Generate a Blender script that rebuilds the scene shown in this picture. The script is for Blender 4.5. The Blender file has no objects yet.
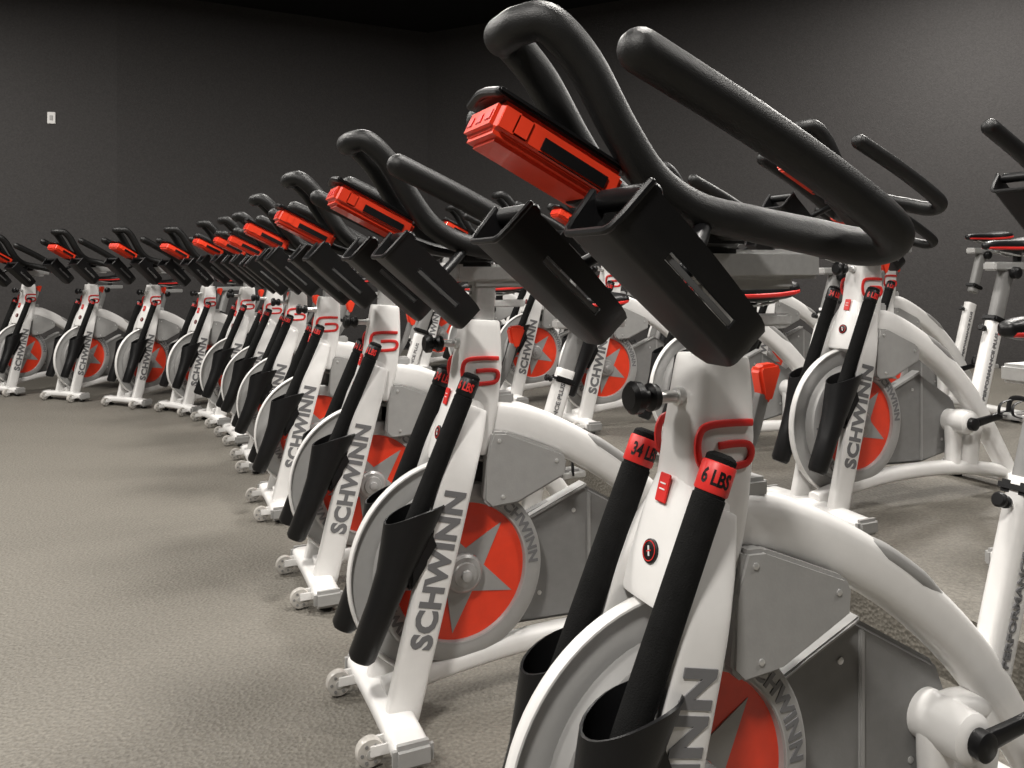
import bpy, bmesh, math, random
from mathutils import Vector, Matrix
random.seed(7)
scene = bpy.context.scene
COL = scene.collection
scene.view_settings.view_transform = 'Standard'

# ------------------------------------------------------------------ materials
def mat(name, col, rough=0.5, metal=0.0, coat=0.0, noise=0.0, nscale=40, bump=0.0, bscale=200, spec=0.5):
    m = bpy.data.materials.new(name); m.use_nodes = True
    nt = m.node_tree; b = nt.nodes['Principled BSDF']
    b.inputs['Roughness'].default_value = rough
    b.inputs['Metallic'].default_value = metal
    b.inputs['Coat Weight'].default_value = coat
    b.inputs['Specular IOR Level'].default_value = spec
    tc = nt.nodes.new('ShaderNodeTexCoord')
    n = nt.nodes.new('ShaderNodeTexNoise'); n.inputs['Scale'].default_value = nscale; n.inputs['Detail'].default_value = 4
    nt.links.new(tc.outputs['Object'], n.inputs['Vector'])
    r = nt.nodes.new('ShaderNodeValToRGB')
    c = Vector(col)
    lo = [max(0, x*(1-noise)) for x in c]; hi = [min(1, x*(1+noise)) for x in c]
    r.color_ramp.elements[0].position = .3; r.color_ramp.elements[1].position = .7
    r.color_ramp.elements[0].color = (*lo, 1); r.color_ramp.elements[1].color = (*hi, 1)
    nt.links.new(n.outputs['Fac'], r.inputs['Fac']); nt.links.new(r.outputs['Color'], b.inputs['Base Color'])
    if bump > 0:
        n2 = nt.nodes.new('ShaderNodeTexNoise'); n2.inputs['Scale'].default_value = bscale; n2.inputs['Detail'].default_value = 3
        nt.links.new(tc.outputs['Object'], n2.inputs['Vector'])
        bp = nt.nodes.new('ShaderNodeBump'); bp.inputs['Strength'].default_value = bump; bp.inputs['Distance'].default_value = .002
        nt.links.new(n2.outputs['Fac'], bp.inputs['Height']); nt.links.new(bp.outputs['Normal'], b.inputs['Normal'])
    return m
M_WHITE = mat('white_paint', (.74,.73,.715), .34, coat=.3, noise=.02)
M_GREY = mat('grey_plastic', (.30,.297,.29), .42, noise=.04, bump=.1)
M_LGREY = mat('light_grey_plastic', (.38,.377,.37), .38, noise=.03)
M_DGREY = mat('dark_grey_panel', (.19,.188,.184), .5, noise=.05, bump=.1)
M_TEXT = mat('grey_print', (.15,.15,.155), .5, noise=.02)
M_BLACK = mat('black_plastic', (.005,.005,.0055), .40, noise=.1, bump=.12, bscale=500, spec=.35)
M_SLOTLIGHT = mat('slot_painted_light', (.09,.09,.09), .45, noise=.05)  # grey standing in for light showing in the holder slots
M_RUBBER = mat('black_grip', (.006,.006,.006), .46, noise=.15, bump=.3, bscale=700, spec=.42)
M_FOAM = mat('black_foam', (.006,.006,.006), .85, noise=.2, bump=.8, bscale=500, spec=.15)
M_RED = mat('red_plastic', (.76,.048,.016), .36, coat=.2, noise=.04)
M_REDP = mat('red_print', (.60,.022,.018), .45, noise=.03)
M_SILVER = mat('brushed_aluminium', (.68,.68,.67), .36, metal=.7, noise=.05, nscale=90)
M_RIM = mat('flywheel_rim', (.38,.376,.37), .36, metal=.3, noise=.03)
M_STAR = mat('flywheel_star', (.33,.325,.32), .42, metal=.2, noise=.02)
M_CLEAR = mat('caster_grey', (.42,.40,.37), .25, noise=.2)
M_SCREEN = mat('display_glass', (.01,.011,.012), .08, noise=.05)

# ------------------------------------------------------------------ mesh builder
class MB:
    def __init__(s): s.v=[]; s.f=[]; s.m=[]; s.mats=[]
    def mi(s, m):
        if m not in s.mats: s.mats.append(m)
        return s.mats.index(m)
    def add(s, vs, fs, m):
        o=len(s.v); k=s.mi(m)
        s.v += [Vector(v) for v in vs]
        for f in fs: s.f.append([i+o for i in f]); s.m.append(k)
    def add_bm(s, bm, m):
        bm.verts.index_update()
        s.add([v.co.copy() for v in bm.verts], [[v.index for v in f.verts] for f in bm.faces], m); bm.free()
    def mesh(s, name, ang=35):
        me = bpy.data.meshes.new(name)
        me.from_pydata([tuple(v) for v in s.v], [], s.f)
        for m in s.mats: me.materials.append(m)
        me.polygons.foreach_set('material_index', s.m)
        bm = bmesh.new(); bm.from_mesh(me)
        bmesh.ops.recalc_face_normals(bm, faces=bm.faces[:])
        bm.to_mesh(me); bm.free()
        me.polygons.foreach_set('use_smooth', [True]*len(me.polygons))
        me.set_sharp_from_angle(angle=math.radians(ang))
        me.update(); return me

def catmull(pts, n):
    out=[]; P=[Vector(p) for p in pts]
    for i in range(len(P)-1):
        p0=P[max(i-1,0)]; p1=P[i]; p2=P[i+1]; p3=P[min(i+2,len(P)-1)]
        for k in range(n):
            t=k/n
            out.append(0.5*((2*p1)+(p2-p0)*t+(2*p0-5*p1+4*p2-p3)*t*t+(3*p1-p0-3*p2+p3)*t**3))
    out.append(P[-1]); return out
def interp(vals, u):
    if not isinstance(vals,(list,tuple)): return vals
    x=u*(len(vals)-1); i=min(int(x),len(vals)-2); return vals[i]+(vals[i+1]-vals[i])*(x-i)
def sweep(mb, pts, ra, rb, m, seg=16, exp=2.0, n=6, cap='flat', frame='y', off=0.0):
    """ra: half size across (side axis), rb: half size along normal"""
    C = catmull(pts, n) if n>1 else [Vector(p) for p in pts]
    T=[]
    for i in range(len(C)):
        a=C[max(i-1,0)]; b=C[min(i+1,len(C)-1)]; T.append((b-a).normalized())
    rings=[]; side=None
    for i,(c,t) in enumerate(zip(C,T)):
        if frame=='y': s=Vector((0,1,0)); s=(s-t*s.dot(t)).normalized()
        else:
            if side is None:
                s=Vector((0,0,1)) if abs(t.z)<.9 else Vector((1,0,0))
                s=(s-t*s.dot(t)).normalized()
            else: s=(side-t*side.dot(t)).normalized()
        side=s; nn=t.cross(s)
        u=i/(len(C)-1)
        rings.append((c+nn*off,t,s,nn,interp(ra,u),interp(rb,u)))
    def ring(c,s,nn,a,b):
        o=[]
        for k in range(seg):
            th=2*math.pi*(k+.5)/seg; ct,st=math.cos(th),math.sin(th)
            o.append(c+s*(a*math.copysign(abs(ct)**(2/exp),ct))+nn*(b*math.copysign(abs(st)**(2/exp),st)))
        return o
    R=[]
    def capr(r,sgn):
        c,t,s,nn,a,b=r; out=[]
        steps = 5 if cap=='round' else 2
        rr = min(a,b) if cap=='round' else min(a,b)*.12
        for k in range(1,steps+1):
            th=math.pi/2*k/steps
            if cap=='round': sc=max(math.cos(th),.02); A,B=a*sc,b*sc
            else: A=a-rr*(1-math.cos(th)); B=b-rr*(1-math.cos(th))
            out.append(ring(c+t*sgn*rr*math.sin(th),s,nn,A,B))
        return out
    R += capr(rings[0],-1)[::-1]
    R += [ring(r[0],r[2],r[3],r[4],r[5]) for r in rings]
    R += capr(rings[-1],1)
    vs=[v for r in R for v in r]; fs=[]
    for i in range(len(R)-1):
        for k in range(seg):
            a=i*seg+k; b=i*seg+(k+1)%seg
            fs.append([a,b,b+seg,a+seg])
    fs.append(list(range(seg))[::-1]); o=(len(R)-1)*seg; fs.append([o+k for k in range(seg)])
    mb.add(vs,fs,m)
def prism(mb, poly, y0, y1, m, bevel=0.0, segs=2):
    bm=bmesh.new()
    a=[bm.verts.new((x,y0,z)) for x,z in poly]; b=[bm.verts.new((x,y1,z)) for x,z in poly]
    n=len(poly); bm.faces.new(a); bm.faces.new(b[::-1])
    for i in range(n): bm.faces.new([a[i],b[i],b[(i+1)%n],a[(i+1)%n]][::-1])
    if bevel>0: bmesh.ops.bevel(bm, geom=bm.edges[:], offset=bevel, segments=segs, affect='EDGES', clamp_overlap=True)
    mb.add_bm(bm,m)
def box(mb, c, size, m, bevel=0.0, rot=None, segs=2):
    bm=bmesh.new(); bmesh.ops.create_cube(bm,size=1)
    for v in bm.verts:
        v.co=Vector((v.co.x*size[0],v.co.y*size[1],v.co.z*size[2]))
    if bevel>0: bmesh.ops.bevel(bm, geom=bm.edges[:], offset=bevel, segments=segs, affect='EDGES', clamp_overlap=True)
    M=Matrix.Translation(Vector(c)) @ (rot.to_4x4() if rot else Matrix.Identity(4))
    bmesh.ops.transform(bm, matrix=M, verts=bm.verts[:])
    mb.add_bm(bm,m)
def lathe(mb, prof, c, axis, m, seg=32, closed=False):
    """prof: (r,h) list; h along axis"""
    ax=Vector(axis).normalized(); u=ax.orthogonal().normalized(); w=ax.cross(u); c=Vector(c)
    vs=[];fs=[]
    for r,h in prof:
        for k in range(seg):
            t=2*math.pi*k/seg; vs.append(c+ax*h+(u*math.cos(t)+w*math.sin(t))*max(r,.0002))
    n=len(prof)
    for i in range(n if closed else n-1):
        j=(i+1)%n
        for k in range(seg): fs.append([i*seg+k,i*seg+(k+1)%seg,j*seg+(k+1)%seg,j*seg+k])
    if not closed: fs.append(list(range(seg))); fs.append([(n-1)*seg+k for k in range(seg)])
    mb.add(vs,fs,m)
_tc={}
def text_geo(body, bold=.02):
    if (body,bold) in _tc: return _tc[(body,bold)]
    cu=bpy.data.curves.new('t','FONT'); cu.body=body; cu.size=1; cu.extrude=.02; cu.offset=bold
    cu.space_character=1.08 if bold>.03 else 1.0
    cu.align_x='CENTER'; cu.align_y='CENTER'; cu.resolution_u=3
    o=bpy.data.objects.new('t',cu); COL.objects.link(o); bpy.context.view_layer.update()
    me=bpy.data.meshes.new_from_object(o)
    bm=bmesh.new(); bm.from_mesh(me); bmesh.ops.triangulate(bm,faces=bm.faces[:])
    bmesh.ops.remove_doubles(bm,verts=bm.verts[:],dist=1e-5)
    V=[v.co.copy() for v in bm.verts]; bm.verts.index_update(); F=[[v.index for v in f.verts] for f in bm.faces]; bm.free()
    xs=[v.x for v in V]; ys=[v.y for v in V]; cx=(min(xs)+max(xs))/2; cy=(min(ys)+max(ys))/2
    V=[Vector((v.x-cx,v.y-cy,v.z)) for v in V]; W=max(xs)-min(xs); H=max(ys)-min(ys)
    bpy.data.objects.remove(o); bpy.data.meshes.remove(me)
    _tc[(body,bold)]=(V,F,W,H); return _tc[(body,bold)]
def text(mb, body, width, height, fn, m, depth=.0015, bold=.02):
    V,F,W,H=text_geo(body,bold)
    mb.add([fn(v.x/W*width, v.y/H*height, (1 if v.z>0 else -1)*depth) for v in V],F,m)

# ------------------------------------------------------------------ bike parts
# local frame: x forward, y rider's left, z up.
FW=(.03,0,.326)
PARTS=[]   # (key,parentkey,name,mesh,label,group)
def part(key,parent,name,mb,label=None,grp=None,ang=35):
    PARTS.append((key,parent,name,mb.mesh(name,ang),label,grp))
V=Vector
BB=(-.495,0,.292)

# frame
f=MB()
ARCH=[(.0,0,.695),(-.12,0,.675),(-.27,0,.610),(-.42,0,.515),(-.57,0,.380),(-.70,0,.21),(-.80,0,.07)]
sweep(f,[(.022,0,.62),(.0,0,.72),(-.014,0,.82),(-.022,0,.925)],[.050,.048,.045,.036],[.055,.058,.056,.045],M_WHITE,exp=5,seg=28)
sweep(f,ARCH,[.036,.036,.034,.032,.030,.028,.028],[.046,.046,.044,.042,.040,.036,.032],M_WHITE,exp=3.2,seg=24)
sweep(f,[(.215,0,.075),(.05,0,.105),(-.2,0,.125),(-.5,0,.115),(-.80,0,.07)],.026,.026,M_WHITE,exp=3,seg=20)
sweep(f,[(-.57,0,.12),(-.60,0,.28),(-.665,0,.49),(-.725,0,.67)],.024,.036,M_WHITE,exp=3.2,seg=20)
sweep(f,[(-.63,0,.315),(-.57,0,.305),BB,(-.485,0,.20),(-.48,0,.12)],.024,[.024,.028,.038,.028,.024],M_WHITE,exp=3,seg=20)
lathe(f,[(.034,-.062),(.042,-.058),(.044,-.02),(.044,.02),(.042,.058),(.034,.064),(.025,.066)],BB,(0,1,0),M_WHITE)
part('frame',None,'frame',f,'white painted arched frame')
g2=MB()
sweep(g2,[(-.262,0,.645),(-.34,0,.604),(-.42,0,.551),(-.495,0,.490)],[.020,.033,.033,.020],[.009,.017,.017,.009],M_GREY,exp=2.8,seg=20,cap='round')
part('pad','frame','frame_pad',g2,'grey rubber sweat pad')
for nm,sg in (('fairing_l',1),('fairing_r',-1)):
    g=MB()
    poly=[(-.035,.662),(-.07,.660),(-.22,.598),(-.235,.580),(-.232,.540),(-.10,.484),(-.03,.480),(-.01,.50),(-.02,.60)]
    y0,y1=sorted((sg*.030,sg*.058))
    prism(g,poly,y0,y1,M_GREY,.006)
    for sx,sz in ((-.05,.64),(-.205,.578),(-.06,.505)):
        lathe(g,[(.005,0),(.005,.002),(.002,.003)],(sx,sg*.058,sz),(0,sg,0),M_SILVER,10)
    part(nm,'frame','fairing',g,'grey plastic side fairing with small screws')
g=MB()
p0=V((-.662,0,.495)); dr=V((-.062,0,.2)).normalized()
text(g,'PERFORMANCE PLUS',.27,.018,lambda x,y,z: p0+V((0,.0248,0))+dr*x+V((.95,0,.3))*y+V((0,z,0)),M_TEXT)
part('slet','frame','lettering',g,'grey model lettering')
for sg in (1,-1):
    g=MB()
    path=[(.047,.029),(.012,.031),(-.026,.030),(-.041,.022),(-.046,.001),(-.041,-.020),(-.026,-.029),(.022,-.029),(.040,-.025),(.046,-.012),(.040,-.001),(.018,.002),(-.010,.001)]
    sweep(g,[(-.006-u,sg*.0466,.808+v) for u,v in path],.0030,.0052,M_REDP,seg=8,n=4,frame='y',exp=4)
    part('emb%d'%sg,'frame','head_emblem',g,'red line emblem')

# fork
k=MB()
sweep(k,[(.006,0,.755),(.022,0,.71),(.045,0,.63),(.06,0,.585)],[.042,.056,.070,.074],[.045,.046,.045,.038],M_WHITE,exp=4,seg=24)
for sg in (1,-1):
    sweep(k,[(.012,sg*.045,.72),(.040,sg*.066,.65),(.070,sg*.083,.57),(.1125,sg*.085,.40),(.155,sg*.085,.23),(.20,sg*.085,.05)],[.018,.018,.018,.018,.018,.018],[.032,.041,.043,.042,.041,.040],M_WHITE,exp=4.5,seg=24)
part('fork',None,'fork',k,'white twin-blade front fork')
dr=(V((.07,0,.57))-V((.20,0,.05))).normalized(); fw=V((dr.z,0,-dr.x)); pc=V((.20,0,.05))+ (V((.07,0,.57))-V((.20,0,.05)))*.62
for sg in (1,-1):
    g=MB()
    if sg==1: text(g,'SCHWINN',.355,.054,lambda x,y,z: pc+V((0,.1032,0))+dr*x+fw*y+V((0,z,0)),M_TEXT,.0012,bold=.045)
    else: text(g,'SCHWINN',.355,.054,lambda x,y,z: pc+V((0,-.1032,0))-dr*x+fw*y+V((0,-z,0)),M_TEXT,.0012,bold=.045)
    part('flet%d'%sg,'fork','lettering',g,'dark grey maker lettering')
g=MB()
nf=V((.966,0,.26)); uf=V((-.26,0,.966)); ce=V((.040,0,.65))+nf*.047
lathe(g,[(.0165,-.004),(.0165,.0005),(.015,.0015)],ce,nf,M_BLACK,24)
lathe(g,[(.0140,.001),(.0140,.002),(.0128,.002),(.0128,.001)],ce,nf,M_REDP,24,closed=True)
box(g,ce+nf*.002,(.0012,.0025,.014),M_WHITE,rot=Matrix.Rotation(-.26,3,'Y')@Matrix.Rotation(.4,3,'X'))
box(g,ce+nf*.002,(.0012,.009,.002),M_REDP,rot=Matrix.Rotation(-.26,3,'Y')@Matrix.Rotation(.4,3,'X'))
part('badge','fork','badge',g,'round black and red badge')
g=MB(); ct=V((.018,0,.735))+nf*.0465
box(g,ct,(.003,.024,.040),M_REDP,.001,rot=Matrix.Rotation(-.28,3,'Y'))
box(g,ct+nf*.0018+uf*.006,(.001,.012,.002),M_WHITE,rot=Matrix.Rotation(-.28,3,'Y'))
box(g,ct+nf*.0018-uf*.002,(.001,.012,.002),M_WHITE,rot=Matrix.Rotation(-.28,3,'Y'))
part('tag','fork','sticker',g,'small red sticker')

# flywheel
w=MB()
lathe(w,[(.163,.010),(.166,.0205),(.172,.023),(.203,.023),(.210,.019),(.210,-.019),(.203,-.023),(.172,-.023),(.166,-.0205),(.163,-.010)],FW,(0,1,0),M_RIM,64,closed=True)
lathe(w,[(.165,-.012),(.165,.012),(.10,.014),(.04,.02)],FW,(0,1,0),M_RED,64)
for sg in (1,-1):
    vs=[];n=5
    for i in range(2*n):
        a=math.pi/2*.7+math.pi*i/n; r=.148 if i%2==0 else .056
        vs.append((FW[0]+r*math.cos(a), r, FW[2]+r*math.sin(a)))
    top=[(x,sg*(.0135 if r>.1 else .0195),z) for x,r,z in vs]; bot=[(x,sg*.008,z) for x,r,z in vs]
    c1=(FW[0],sg*.022,FW[2])
    fs=[]
    for i in range(10):
        j=(i+1)%10
        fs.append([i,j,20]); fs.append([i,10+i,10+j,j])
    w.add(top+bot+[c1],fs,M_STAR)
    lathe(w,[(.170,.0228),(.170,.0240),(.167,.0240),(.167,.0228)],FW,(0,sg,0),M_LGREY,48,closed=True)
part('flywheel',None,'flywheel',w,'perimeter-weighted flywheel with red face and grey star')
g=MB()
lathe(g,[(.040,-.040),(.046,-.034),(.046,.034),(.040,.040),(.030,.041),(.028,.046),(.014,.048),(.012,.056),(.004,.058)],FW,(0,1,0),M_RIM,32)
part('hub','flywheel','flywheel_hub',g,'grey round hub cap')
def arc(x,y,z,a0,R=.187):
    a=a0-x/R; r=R+y
    return V((FW[0]-r*math.cos(a),.0235+z,FW[2]+r*math.sin(a)))
for i,a0 in enumerate((30,210)):
    g=MB(); text(g,'SCHWINN',.20,.026,lambda x,y,z: arc(x,y,z,math.radians(a0)),M_TEXT,.0008,bold=.04)
    part('fwlet%d'%i,'flywheel','lettering',g,'dark lettering around the rim')
# guard
g=MB()
A0,A1=-75,125
pl=[(FW[0]+.262*math.cos(math.radians(a)),FW[2]+.262*math.sin(math.radians(a))) for a in range(A0,A1+1,5)]
prism(g,pl+[(FW[0]-.03,FW[2]+.1),(FW[0]-.03,FW[2]-.1)],-.038,-.030,M_LGREY)
sweep(g,[(x,-.030,z) for x,z in pl],.012,.0055,M_WHITE,seg=10,n=1,cap='round')
part('guard',None,'flywheel_guard',g,'grey disc guard with white rim')
# belt guard
g=MB()
prism(g,[(-.10,.40),(-.33,.485),(-.53,.37),(-.56,.30),(-.52,.17),(-.35,.14),(-.10,.15)],-.070,-.030,M_DGREY,.010,3)
prism(g,[(-.13,.408),(-.335,.490),(-.335,.480),(-.13,.398)],-.060,-.020,M_LGREY,.003)
prism(g,[(-.34,.15),(-.35,.15),(-.35,.46),(-.34,.465)],-.034,-.024,M_GREY,.002)
for bx,bz in ((-.30,.42),(-.20,.22),(-.46,.22)): lathe(g,[(.006,0),(.006,.002),(.002,.003)],(bx,-.030,bz),(0,1,0),M_SILVER,10)
part('belt',None,'belt_cover',g,'grey drive belt cover')

# stabilizers
def stab(x,half,key,name,wheels):
    g=MB()
    sweep(g,[(x,-half,.045),(x,0,.052),(x,half,.045)],.022,.040,M_WHITE,seg=20,exp=3.4,frame='n',n=8)
    part(key,None,name,g,'white floor stabilizer bar')
    for i,sg in enumerate((1,-1)):
        e=MB(); box(e,(x,sg*(half+.005),.044),(.088,.03,.052),M_GREY,.010)
        part(key+'c%d'%i,key,'end_cap',e,'grey plastic end cap')
        e=MB(); lathe(e,[(.018,.0),(.022,.004),(.022,.012),(.008,.014),(.008,.035)],(x,sg*(half-.03),0),(0,0,1),M_BLACK,20)
        part(key+'f%d'%i,key,'levelling_foot',e,'black rubber levelling foot')
        if wheels:
            e=MB(); cx=x+.075; yy=sg*.155
            lathe(e,[(.020,-.013),(.029,-.011),(.031,0),(.029,.011),(.020,.013)],(cx,yy,.034),(0,1,0),M_CLEAR,24)
            lathe(e,[(.010,-.0155),(.010,.0155)],(cx,yy,.034),(0,1,0),M_SILVER,14)
            for j in range(6):
                a=j*math.pi/3
                lathe(e,[(.004,-.0145),(.004,.0145)],(cx+.019*math.cos(a),yy,.034+.019*math.sin(a)),(0,1,0),M_DGREY,8)
            for s2 in (-1,1): box(e,(cx-.03,yy+s2*.018,.042),(.066,.004,.024),M_WHITE,.0015)
            part(key+'w%d'%i,key,'transport_wheel',e,'small grey transport wheel in a bracket')
stab(.215,.215,'fstab','front_stabilizer',True)
stab(-.80,.25,'rstab','rear_stabilizer',False)

# handlebar assembly (moves up and down)
g=MB()
sweep(g,[(-.022,0,.80),(-.026,0,.92),(-.032,0,1.05)],.021,.030,M_SILVER,exp=4,seg=20)
for i in range(6): box(g,(-.0,.0,.945+i*.016),(.006,.008,.008),M_DGREY,.001)
part('post',None,'handlebar_post',g,'brushed aluminium height post with holes','hb')
g=MB()
box(g,(-.075,0,1.058),(.245,.066,.042),M_SILVER,.006)
box(g,(-.075,0,1.032),(.15,.05,.02),M_LGREY,.004)
part('slider','post','handlebar_slider',g,'silver fore-and-aft slider','hb')
h=MB()
half=[(.300,0,1.352),(.294,.030,1.354),(.268,.052,1.352),(.222,.058,1.308),(.170,.058,1.228),(.120,.058,1.167),(.055,.062,1.130),(-.02,.085,1.112),(-.076,.135,1.094),(-.108,.182,1.080),(-.122,.214,1.084),(-.100,.234,1.104),(-.02,.232,1.152),(.10,.226,1.214),(.246,.220,1.280)]
pts=[(x,y,z) for x,y,z in half[::-1]]+[(x,-y,z) for x,y,z in half[1:]]
sweep(h,pts,.0245,.0245,M_RUBBER,seg=24,n=8,cap='round',frame='n')
sweep(h,[(-.02,-.075,1.112),(.0,0,1.112),(-.02,.075,1.112)],.022,.024,M_BLACK,seg=18,cap='round',frame='n')
box(h,(-.005,0,1.100),(.10,.085,.055),M_BLACK,.014,segs=3)
sweep(h,[(.02,0,1.105),(.10,0,1.115),(.20,0,1.150)],.028,.014,M_BLACK,seg=14,exp=3)
for sg in (1,-1):
    sweep(h,[(.03,sg*.05,1.12),(.08,sg*.10,1.085),(.13,sg*.145,1.050)],.010,.012,M_BLACK,seg=12,cap='round',frame='n')
part('hbar',None,'handlebar',h,'black rubber-coated handlebar with centre loop and side horns','hb')
# console
c=MB(); RC=Matrix.Rotation(math.radians(-26.5),3,'Y'); cc=V((.250,0,1.196))
def cl(x,y,z): return cc+RC@V((x,y,z))
box(c,cl(0,0,0),(.195,.104,.046),M_RED,.009,rot=RC,segs=3)
box(c,cl(0,0,-.010),(.180,.090,.036),M_RED,.010,rot=RC,segs=3)
box(c,cl(0.004,0,.026),(.208,.112,.008),M_BLACK,.003,rot=RC)
box(c,cl(-.005,0,.0305),(.15,.090,.003),M_SCREEN,.001,rot=RC)
for sg in (1,-1):
    box(c,cl(-.022,sg*.0505,-.004),(.105,.008,.022),M_BLACK,.003,rot=RC)
    box(c,cl(.058,sg*.051,.0),(.022,.006,.028),M_RED,.002,rot=RC)
for yy in (-.03,0,.03): box(c,cl(.097,yy,-.001),(.004,.018,.014),M_REDP,.001,rot=RC)
sweep(c,[cl(.101,-.046,.026),cl(.107,0,.030),cl(.101,.046,.026)],.007,.009,M_BLACK,seg=12,cap='round',frame='n')
part('console','hbar','console',c,'red training console with black bezel',None)
# bottle holders: U-shaped tilted tray with long slots in both side walls
def holder(cy):
    ang=math.radians(41); a=V((math.cos(ang),0,math.sin(ang))); nn=V((-math.sin(ang),0,math.cos(ang)))
    B=V((.090,cy,.935))
    L=.240; ns=20
    def sect(t):
        w=.044+.008*t; fl=.010; hgt=.056+.012*math.sin(min(1,t*1.3)*math.pi/2); r=.014
        w-=.012*max(0,1-t*9)**2
        o=[(-w-fl,hgt),(-w-fl*.5,.034),(-w-fl*.3,.021),(-w,r)]
        for k in range(1,4): th=math.pi+math.pi/2*k/4; o.append((-w+r+r*math.cos(th), r+r*math.sin(th)))
        o+=[(-w+r,0),(w-r,0)]
        for k in range(1,4): th=1.5*math.pi+math.pi/2*k/4; o.append((w-r+r*math.cos(th), r+r*math.sin(th)))
        o+=[(w,r),(w+fl*.3,.021),(w+fl*.5,.034),(w+fl,hgt)]
        return o
    bm=bmesh.new(); grid=[]
    for i in range(ns+1):
        t=i/ns; row=[]
        for (y,z) in sect(t): row.append(bm.verts.new(B+a*(L*t)+nn*z+V((0,y,0))))
        grid.append(row)
    m=len(grid[0])
    for i in range(ns):
        for j in range(m-1):
            if j in (1,m-3) and 4<=i<=13: continue
            bm.faces.new([grid[i][j],grid[i][j+1],grid[i+1][j+1],grid[i+1][j]])
    bm.faces.new(grid[0])
    bmesh.ops.recalc_face_normals(bm,faces=bm.faces[:])
    bmesh.ops.solidify(bm,geom=bm.faces[:],thickness=.0045)
    mb=MB(); mb.add_bm(bm,M_BLACK)
    for sg in (1,-1):   # added grey strip, paints the light showing in each slot
        t0,t1=4/ns,14/ns
        q=[B+a*(L*t0+.002)+nn*.0275+V((0,sg*(.0475+.008*t0-.0035),0)),B+a*(L*t1-.002)+nn*.0275+V((0,sg*(.0475+.008*t1-.0035),0))]
        sweep(mb,q,.0012,.0040,M_SLOTLIGHT,seg=8,n=1,cap='round',frame='y',exp=3)
    top=[B+a*L+nn*z+V((0,y,0)) for y,z in sect(1.0)]
    sweep(mb,top,.005,.005,M_BLACK,seg=8,n=1,cap='round',frame='n')
    lathe(mb,[(.010,-.054),(.014,-.050),(.014,.050),(.010,.054)],B+a*(L-.015)+nn*.066,(0,1,0),M_BLACK,16)
    return mb
for i,cy in enumerate((.150,-.150)):
    part('bh%d'%i,'hbar','bottle_holder',holder(cy),'black slotted plastic bottle holder')
# pop pin
def pin(key,name,p,ax,lab,grp,sc=1):
    g=MB(); lathe(g,[(.013*sc,0),(.013*sc,.012*sc),(.009*sc,.013*sc),(.009*sc,.045*sc)],p,ax,M_SILVER,16)
    q=V(p)+V(ax).normalized()*.042*sc
    lathe(g,[(r*sc,hh*sc) for r,hh in [(.010,0),(.018,.004),(.020,.014),(.014,.020),(.014,.026),(.022,.031),(.023,.042),(.017,.048)]],q,ax,M_BLACK,18)
    part(key,None,name,g,lab,grp)
pin('pin1','adjustment_knob',(.030,0,.872),(1,0,.04),'black pull knob on a silver pin',None)
pin('pin2','adjustment_knob',(-.69,0,.630),(.93,0,.35),'black pull knob on a silver pin',None,.6)
# resistance lever
g=MB(); sweep(g,[(-.055,0,.745),(-.09,0,.80),(-.112,0,.865)],.009,.010,M_DGREY,seg=10,exp=3)
box(g,(-.06,0,.735),(.09,.05,.03),M_LGREY,.006)
part('lever',None,'brake_lever',g,'grey resistance lever')
g=MB()
prism(g,[(-.108,.855),(-.124,.855),(-.142,.903),(-.134,.912),(-.104,.910),(-.098,.903)],-.012,.012,M_RED,.005)
part('leverk','lever','lever_knob',g,'red wedge-shaped lever knob')
# seat
g=MB(); sweep(g,[(-.715,0,.64),(-.755,0,.76),(-.792,0,.865)],.020,.030,M_DGREY,exp=4,seg=18)
box(g,(-.726,0,.672),(.085,.062,.022),M_BLACK,.006,rot=Matrix.Rotation(-.33,3,'Y'))
part('spost',None,'seat_post',g,'dark grey seat post','seat')
g=MB(); box(g,(-.84,0,.885),(.30,.055,.034),M_SILVER,.006); lathe(g,[(.012,0),(.012,.02),(.024,.024),(.024,.045),(.018,.05)],(-.80,0,.862),(0,1,-.1),M_BLACK,16)
sweep(g,[(-.86,0,.89),(-.86,0,.935)],.014,.018,M_BLACK,seg=12)
part('sslide','spost','seat_slider',g,'silver saddle slider',None)
s=MB()
st=[(.165,.018,.0,.020),(.13,.026,.0,.028),(.06,.030,.0,.032),(0,.042,.0,.036),(-.06,.075,.004,.040),(-.10,.090,.010,.040),(-.125,.080,.014,.030)]
sweep(s,[(-.84+a,0,.965+c) for a,b,c,d in st],[b for a,b,c,d in st],[d*.75 for a,b,c,d in st],M_BLACK,seg=20,exp=2.6,cap='round')
sweep(s,[(-.84+a,0,.957+c) for a,b,c,d in st],[b*1.04 for a,b,c,d in st],[d*.30 for a,b,c,d in st],M_REDP,seg=20,exp=3,cap='round')
for sg in (1,-1): sweep(s,[(-.74,sg*.012,.945),(-.84,sg*.022,.927),(-.94,sg*.022,.940)],.0035,.0035,M_SILVER,seg=8)
part('saddle','spost','saddle',s,'black saddle with red sides',None)
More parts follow.
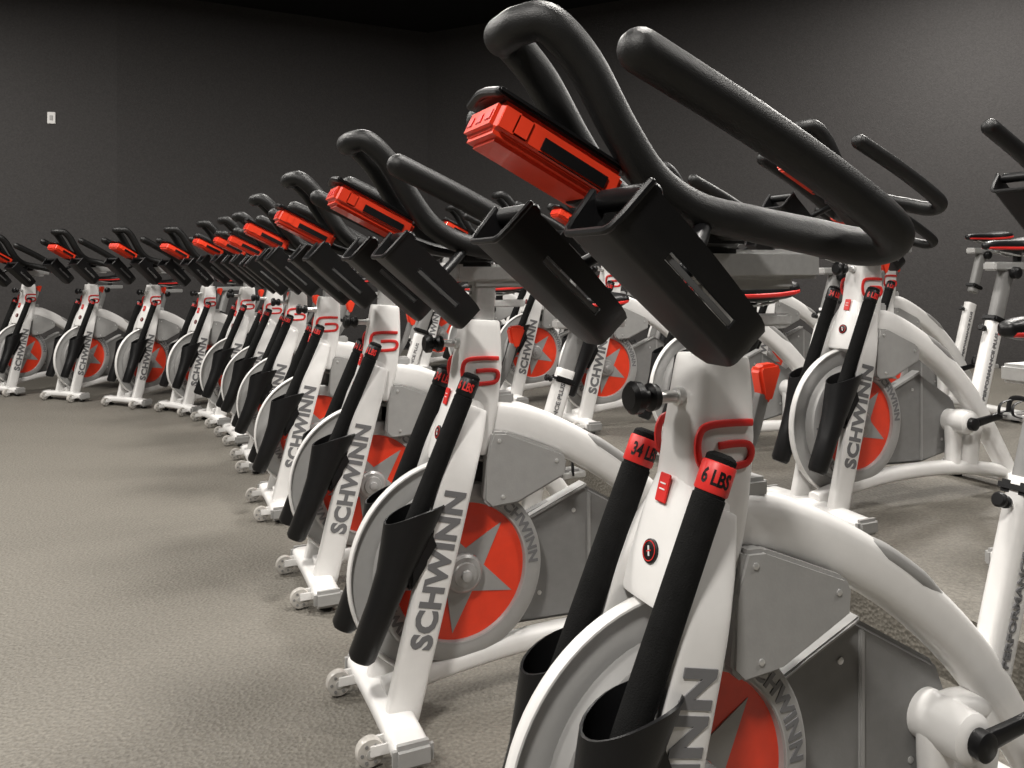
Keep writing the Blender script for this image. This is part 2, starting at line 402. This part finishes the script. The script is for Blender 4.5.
# cranks
for sg in (1,-1):
    g=MB(); base=V((BB[0],sg*.072,BB[2])); dirc=V((-.985*sg,0,.17*sg)); end=base+dirc*.17+V((0,sg*.012,0))
    lathe(g,[(.020,-.012),(.024,-.008),(.024,.012),(.018,.016)],base,(0,sg,0),M_BLACK,20)
    sweep(g,[base,base+dirc*.08+V((0,sg*.006,0)),end],.009,[.018,.014,.014],M_BLACK,seg=14,exp=3,cap='round')
    part('crank%d'%sg,None,'crank_arm',g,'black crank arm')
    g=MB(); pc2=end+V((0,sg*.062,0))
    lathe(g,[(.007,-.05),(.007,.045)],pc2,(0,1,0),M_SILVER,12)
    box(g,pc2,(.085,.012,.022),M_DGREY,.003)
    for dx in (-.04,.04): box(g,pc2+V((dx,0,0)),(.010,.085,.022),M_SILVER,.003)
    for dy in (-.038,.038): box(g,pc2+V((0,dy,0)),(.085,.010,.022),M_SILVER,.003)
    for dy in (-.03,.03): sweep(g,[pc2+V((.04,dy,0)),pc2+V((.085,dy*.9,.015)),pc2+V((.08,dy*.8,.05)),pc2+V((.03,dy*.7,.062))],.006,.0025,M_BLACK,seg=8)
    sweep(g,[pc2+V((.01,-.045,0)),pc2+V((.01,-.03,.062)),pc2+V((.01,.03,.062)),pc2+V((.01,.045,0))],.0025,.010,M_BLACK,seg=8,frame='n')
    part('pedal%d'%sg,'crank%d'%sg,'pedal',g,'silver pedal with black toe cage')
# weight holder cups
RB=V((.285,0,.215)); RT=V((.030,0,.806)); RD=(RT-RB).normalized()
for sg in (1,-1):
    g=MB(); b0=V((RB.x,sg*.086,RB.z)); nx=V((RD.z,0,-RD.x))
    seg=28
    def rg(r,hh,cut,fr=1.0):
        o=[]
        for q in range(seg):
            t=2*math.pi*q/seg; ct,stt=math.cos(t),math.sin(t)
            dz = -cut*(.5+.5*ct)**1.5
            o.append(b0-RD*.022+RD*(hh+dz)+nx*(r*ct*fr+(fr-1)*.025)+V((0,r*stt,0)))
        return o
    R=[rg(.024,0,0),rg(.031,.010,0),rg(.034,.12,0),rg(.038,.20,.01,1.05),rg(.043,.29,.04,1.2),rg(.046,.370,.08,1.3),
       rg(.043,.372,.08,1.3),rg(.039,.29,.04,1.2),rg(.034,.19,.0,1.05),rg(.030,.12,0),rg(.027,.012,0)]
    vs=[v for r in R for v in r]; fs=[list(range(seg))]
    for i in range(len(R)-1):
        for q in range(seg): fs.append([i*seg+q,i*seg+(q+1)%seg,(i+1)*seg+(q+1)%seg,(i+1)*seg+q])
    fs.append([(len(R)-1)*seg+q for q in range(seg)])
    g.add(vs,fs,M_BLACK)
    br=b0+RD*.22-nx*.045
    y0,y1=(.066,.110) if sg>0 else (-.110,-.066)
    prism(g,[(br.x+.03,br.z-.07),(br.x+.035,br.z+.05),(br.x-.020,br.z+.085),(br.x-.040,br.z+.03)],y0,y1,M_BLACK,.008)
    part('cup%d'%sg,None,'weight_holder',g,'black plastic cup for a weighted bar')

# ------------------------------------------------------------------ weighted bars
def bar_meshes(txt,red,PH):
    PH=math.radians(PH)
    L=(RT-RB).length
    b=MB(); lathe(b,[(.004,0),(.018,.002),(.0215,.008),(.022,.02),(.022,L-.055),(.0205,L-.054),(.0205,L-.003),(.018,L),(.012,L+.003)],(0,0,0),(0,0,1),M_FOAM,28)
    e=MB(); lathe(e,[(.0215,L-.050),(.0228,L-.048),(.0228,L-.012),(.0215,L-.010)],(0,0,0),(0,0,1),M_REDP if red else M_BLACK,36)
    t=MB()
    wd=.040 if txt[0]=='6' else .046
    text(t,txt,wd,.021,lambda x,y,z: V(((.0230+z)*math.cos(PH+x/.023),(.0230+z)*math.sin(PH+x/.023),L-.030+y)),M_BLACK if red else M_REDP,.0005,bold=.03)
    return b.mesh('weighted_bar'),e.mesh('end_band'),t.mesh('lettering')
BAR={(1,True):bar_meshes('6 LBS',True,54),(-1,True):bar_meshes('34 LBS',True,76),(1,False):bar_meshes('6 LBS',False,54),(-1,False):bar_meshes('34 LBS',False,70)}

# ------------------------------------------------------------------ instancing
protos={}
LABEL='white indoor cycling bike with black handlebar and red flywheel'
def make_bike(O,th,z0,hdz=0,sdz=0,label=LABEL,group='rows of indoor bikes',red=False):
    root=bpy.data.objects.new('exercise_bike',None); root.empty_display_size=.2
    COL.objects.link(root); root.location=(O[0],O[1],z0); root.rotation_euler=(0,0,th)
    root['label']=label; root['category']='exercise bike'; root['group']=group
    made={}
    for key,par,name,me,lab,grp in PARTS:
        if key in protos: o=protos[key].copy()
        else:
            o=bpy.data.objects.new(name,me); protos[key]=o
            if lab: o['label']=lab
        COL.objects.link(o)
        o.location=(0,0,0)
        if par is None:
            o.parent=root
        else: o.parent=made[par]
        if par is None and grp=='hb': o.location.z=hdz
        if par is None and grp=='seat': o.location=(-sdz*.3,0,sdz)
        made[key]=o
    Rz=Matrix.Translation(V((O[0],O[1],z0)))@Matrix.Rotation(th,4,'Z')
    for sg in (1,-1):
        b,e,t=BAR[(sg,red)]
        tilt=-math.atan2(RB.x-RT.x,RT.z-RB.z)
        M=Rz@Matrix.Translation(V((RB.x,sg*.086,RB.z)))@Matrix.Rotation(tilt,4,'Y')
        o=bpy.data.objects.new('weighted_bar',b); o.matrix_world=M; COL.objects.link(o)
        o['label']='black foam weighted bar with %s end band in a bike holder'%('red' if red else 'black'); o['category']='hand weight'; o['group']='weighted bars on the bikes'
        for nm,me,lb in (('end_band',e,'red band' if red else 'black band'),('lettering',t,'weight marking')):
            q=bpy.data.objects.new(nm,me); q.parent=o; q['label']=lb; COL.objects.link(q)
T0=math.atan2(-.41,-.91)
row1=[(.268,1.14),(-.10,1.95),(-.457,2.74),(-.847,3.60),(-1.20,4.40),(-1.52,5.05),(-1.88,5.62),(-2.32,6.06),(-2.87,6.36),(-3.52,6.66),(-4.22,6.95)]
for i,o in enumerate(row1):
    if i<5: th=T0
    else:
        a=row1[max(i-1,0)]; b=row1[min(i+1,len(row1)-1)]
        t=V((b[0]-a[0],b[1]-a[1])).normalized(); d=(-t.y,t.x); th=math.atan2(d[1],d[0])
    make_bike(o,th,0,hdz=[.0,-.015,-.01,.0,-.02,0,.01,-.01,0,0,-.03][i],sdz=[-.02,.02,-.04,0,.02,0,0,.02,0,-.03,0][i],red=(i==0))
RISE=.18
row2=[(1.69,2.20),(1.245,2.86),(.90,3.68),(.54,4.50),(.17,5.32),(-.20,6.12),(-.60,6.92)]
for i,o in enumerate(row2): make_bike(o,T0,RISE,hdz=[0,.0,-.03,-.05,0,-.02,0][i],sdz=[0,0,-.02,-.03,0,0,0][i])
row3=[(2.06,4.45),(1.68,5.27),(1.30,6.1)]
for i,o in enumerate(row3): make_bike(o,T0,RISE,hdz=-.07,sdz=[.10,.02,0][i])

# ------------------------------------------------------------------ room
def surf_mat(name,col,rough,var,bump,bscale,sc2=1.2,vor=False):
    m=mat(name,col,rough,noise=var,nscale=sc2,bump=0,spec=.3)
    nt=m.node_tree; b=nt.nodes['Principled BSDF']
    tc=nt.nodes.new('ShaderNodeTexCoord')
    if vor: n=nt.nodes.new('ShaderNodeTexVoronoi'); n.inputs['Scale'].default_value=bscale; out=n.outputs['Distance']
    else: n=nt.nodes.new('ShaderNodeTexNoise'); n.inputs['Scale'].default_value=bscale; n.inputs['Detail'].default_value=5; out=n.outputs['Fac']
    nt.links.new(tc.outputs['Object'],n.inputs['Vector'])
    bp=nt.nodes.new('ShaderNodeBump'); bp.inputs['Strength'].default_value=bump; bp.inputs['Distance'].default_value=.004
    nt.links.new(out,bp.inputs['Height']); nt.links.new(bp.outputs['Normal'],b.inputs['Normal'])
    return m
M_WALL=surf_mat('dark_wall_paint',(.043,.0405,.040),.75,.14,.6,90,70)
M_FLOOR=surf_mat('rubber_floor',(.134,.124,.106),.6,.26,.8,90,120,vor=True)
M_CEIL=surf_mat('black_ceiling',(.004,.004,.004),.9,.1,.2,20)
def structure(o): o['kind']='structure'
H=4.0
def wall(name,a,b):
    a=V((a[0],a[1],0)); b=V((b[0],b[1],0)); d=(b-a).normalized(); n=V((-d.y,d.x,0))
    mid=(a+b)/2; 
    m=MB(); box(m,(0,0,H/2),((b-a).length,.1,H),M_WALL)
    o=bpy.data.objects.new(name,m.mesh(name)); o.location=mid+n*.05; o.rotation_euler=(0,0,math.atan2(d.y,d.x)); COL.objects.link(o); structure(o)
P=[(-8.5,7.2),(-4.15,8.4),(-1.05,9.95),(6.5,5.9),(6.5,-4),(-8.5,-4)]
for nm,i in (('wall_left',0),('wall_back',1),('wall_right',2),('wall_east',3),('wall_front',4),('wall_west',5)):
    wall(nm,P[i],P[(i+1)%6])
def slab(name,poly,z0,z1,m):
    bm=bmesh.new(); a=[bm.verts.new((x,y,z0)) for x,y in poly]; b=[bm.verts.new((x,y,z1)) for x,y in poly]; n=len(poly)
    bm.faces.new(a[::-1]); bm.faces.new(b)
    for i in range(n): bm.faces.new([a[i],a[(i+1)%n],b[(i+1)%n],b[i]])
    mb=MB(); mb.add_bm(bm,m); o=bpy.data.objects.new(name,mb.mesh(name)); COL.objects.link(o); structure(o); return o
slab('floor',P,-.1,0,M_FLOOR); slab('ceiling',P,H,H+.1,M_CEIL)
e0=V((1.31,1.61)); t=V((-.41,.91))
pa=e0-t*2.2; pb=e0+t*7.6
slab('floor_riser',[tuple(pa),(6.5,pa.y),(6.5,5.9),(.35,9.2),tuple(pb)],0,RISE,M_FLOOR)

# wall switch plate on left wall
d=(V((-4.15,8.4))-V((-8.5,7.2))).normalized(); 
sp=None
for s in [x*.01 for x in range(0,452)]:
    q=V((-8.5,7.2))+d*s
    if q.x/q.y*800+512>=51: sp=q; break
if sp is not None:
    n=V((d.y,-d.x))
    g=MB(); box(g,(0,0,0),(.075,.012,.12),M_WHITE,.004); box(g,(0,-.008,0),(.03,.006,.05),M_LGREY,.002)
    o=bpy.data.objects.new('wall_switch',g.mesh('wall_switch')); o.location=(sp.x+n.x*.007,sp.y+n.y*.007,1.05+152/800*sp.y)
    o.rotation_euler=(0,0,math.atan2(d.y,d.x)); COL.objects.link(o)
    o['label']='small white plastic switch plate on the dark wall'; o['category']='switch'

# ------------------------------------------------------------------ lights
def area(loc,size,power,col=(1,.96,.905),rot=(0,0,0),spread=180):
    l=bpy.data.lights.new('ceiling_light','AREA'); l.shape='DISK'; l.size=size; l.energy=power; l.color=col; l.spread=math.radians(spread)
    o=bpy.data.objects.new('ceiling_light',l); o.location=loc; o.rotation_euler=rot; COL.objects.link(o)
for x,y,p in ((-3.2,.6,125),(-2.9,3.4,155),(-5.8,5.4,165),(-1.0,-1.2,205),(.8,2.2,130),(-.8,5.2,100),(3.2,1.2,105)):
    area((x,y,3.9),.55,p)
area((3.5,5.6,3.9),.5,170)
w=bpy.data.worlds.new('world'); scene.world=w; w.use_nodes=True
w.node_tree.nodes['Background'].inputs['Color'].default_value=(.5,.48,.46,1); w.node_tree.nodes['Background'].inputs['Strength'].default_value=.1

# ------------------------------------------------------------------ camera
cam=bpy.data.cameras.new('camera'); co=bpy.data.objects.new('camera',cam); COL.objects.link(co)
cam.sensor_width=36; cam.lens=800/1024*36; cam.shift_y=-114/1024; cam.clip_start=.02
co.location=(0,0,1.05); co.rotation_euler=(math.pi/2,0,0)
scene.camera=co
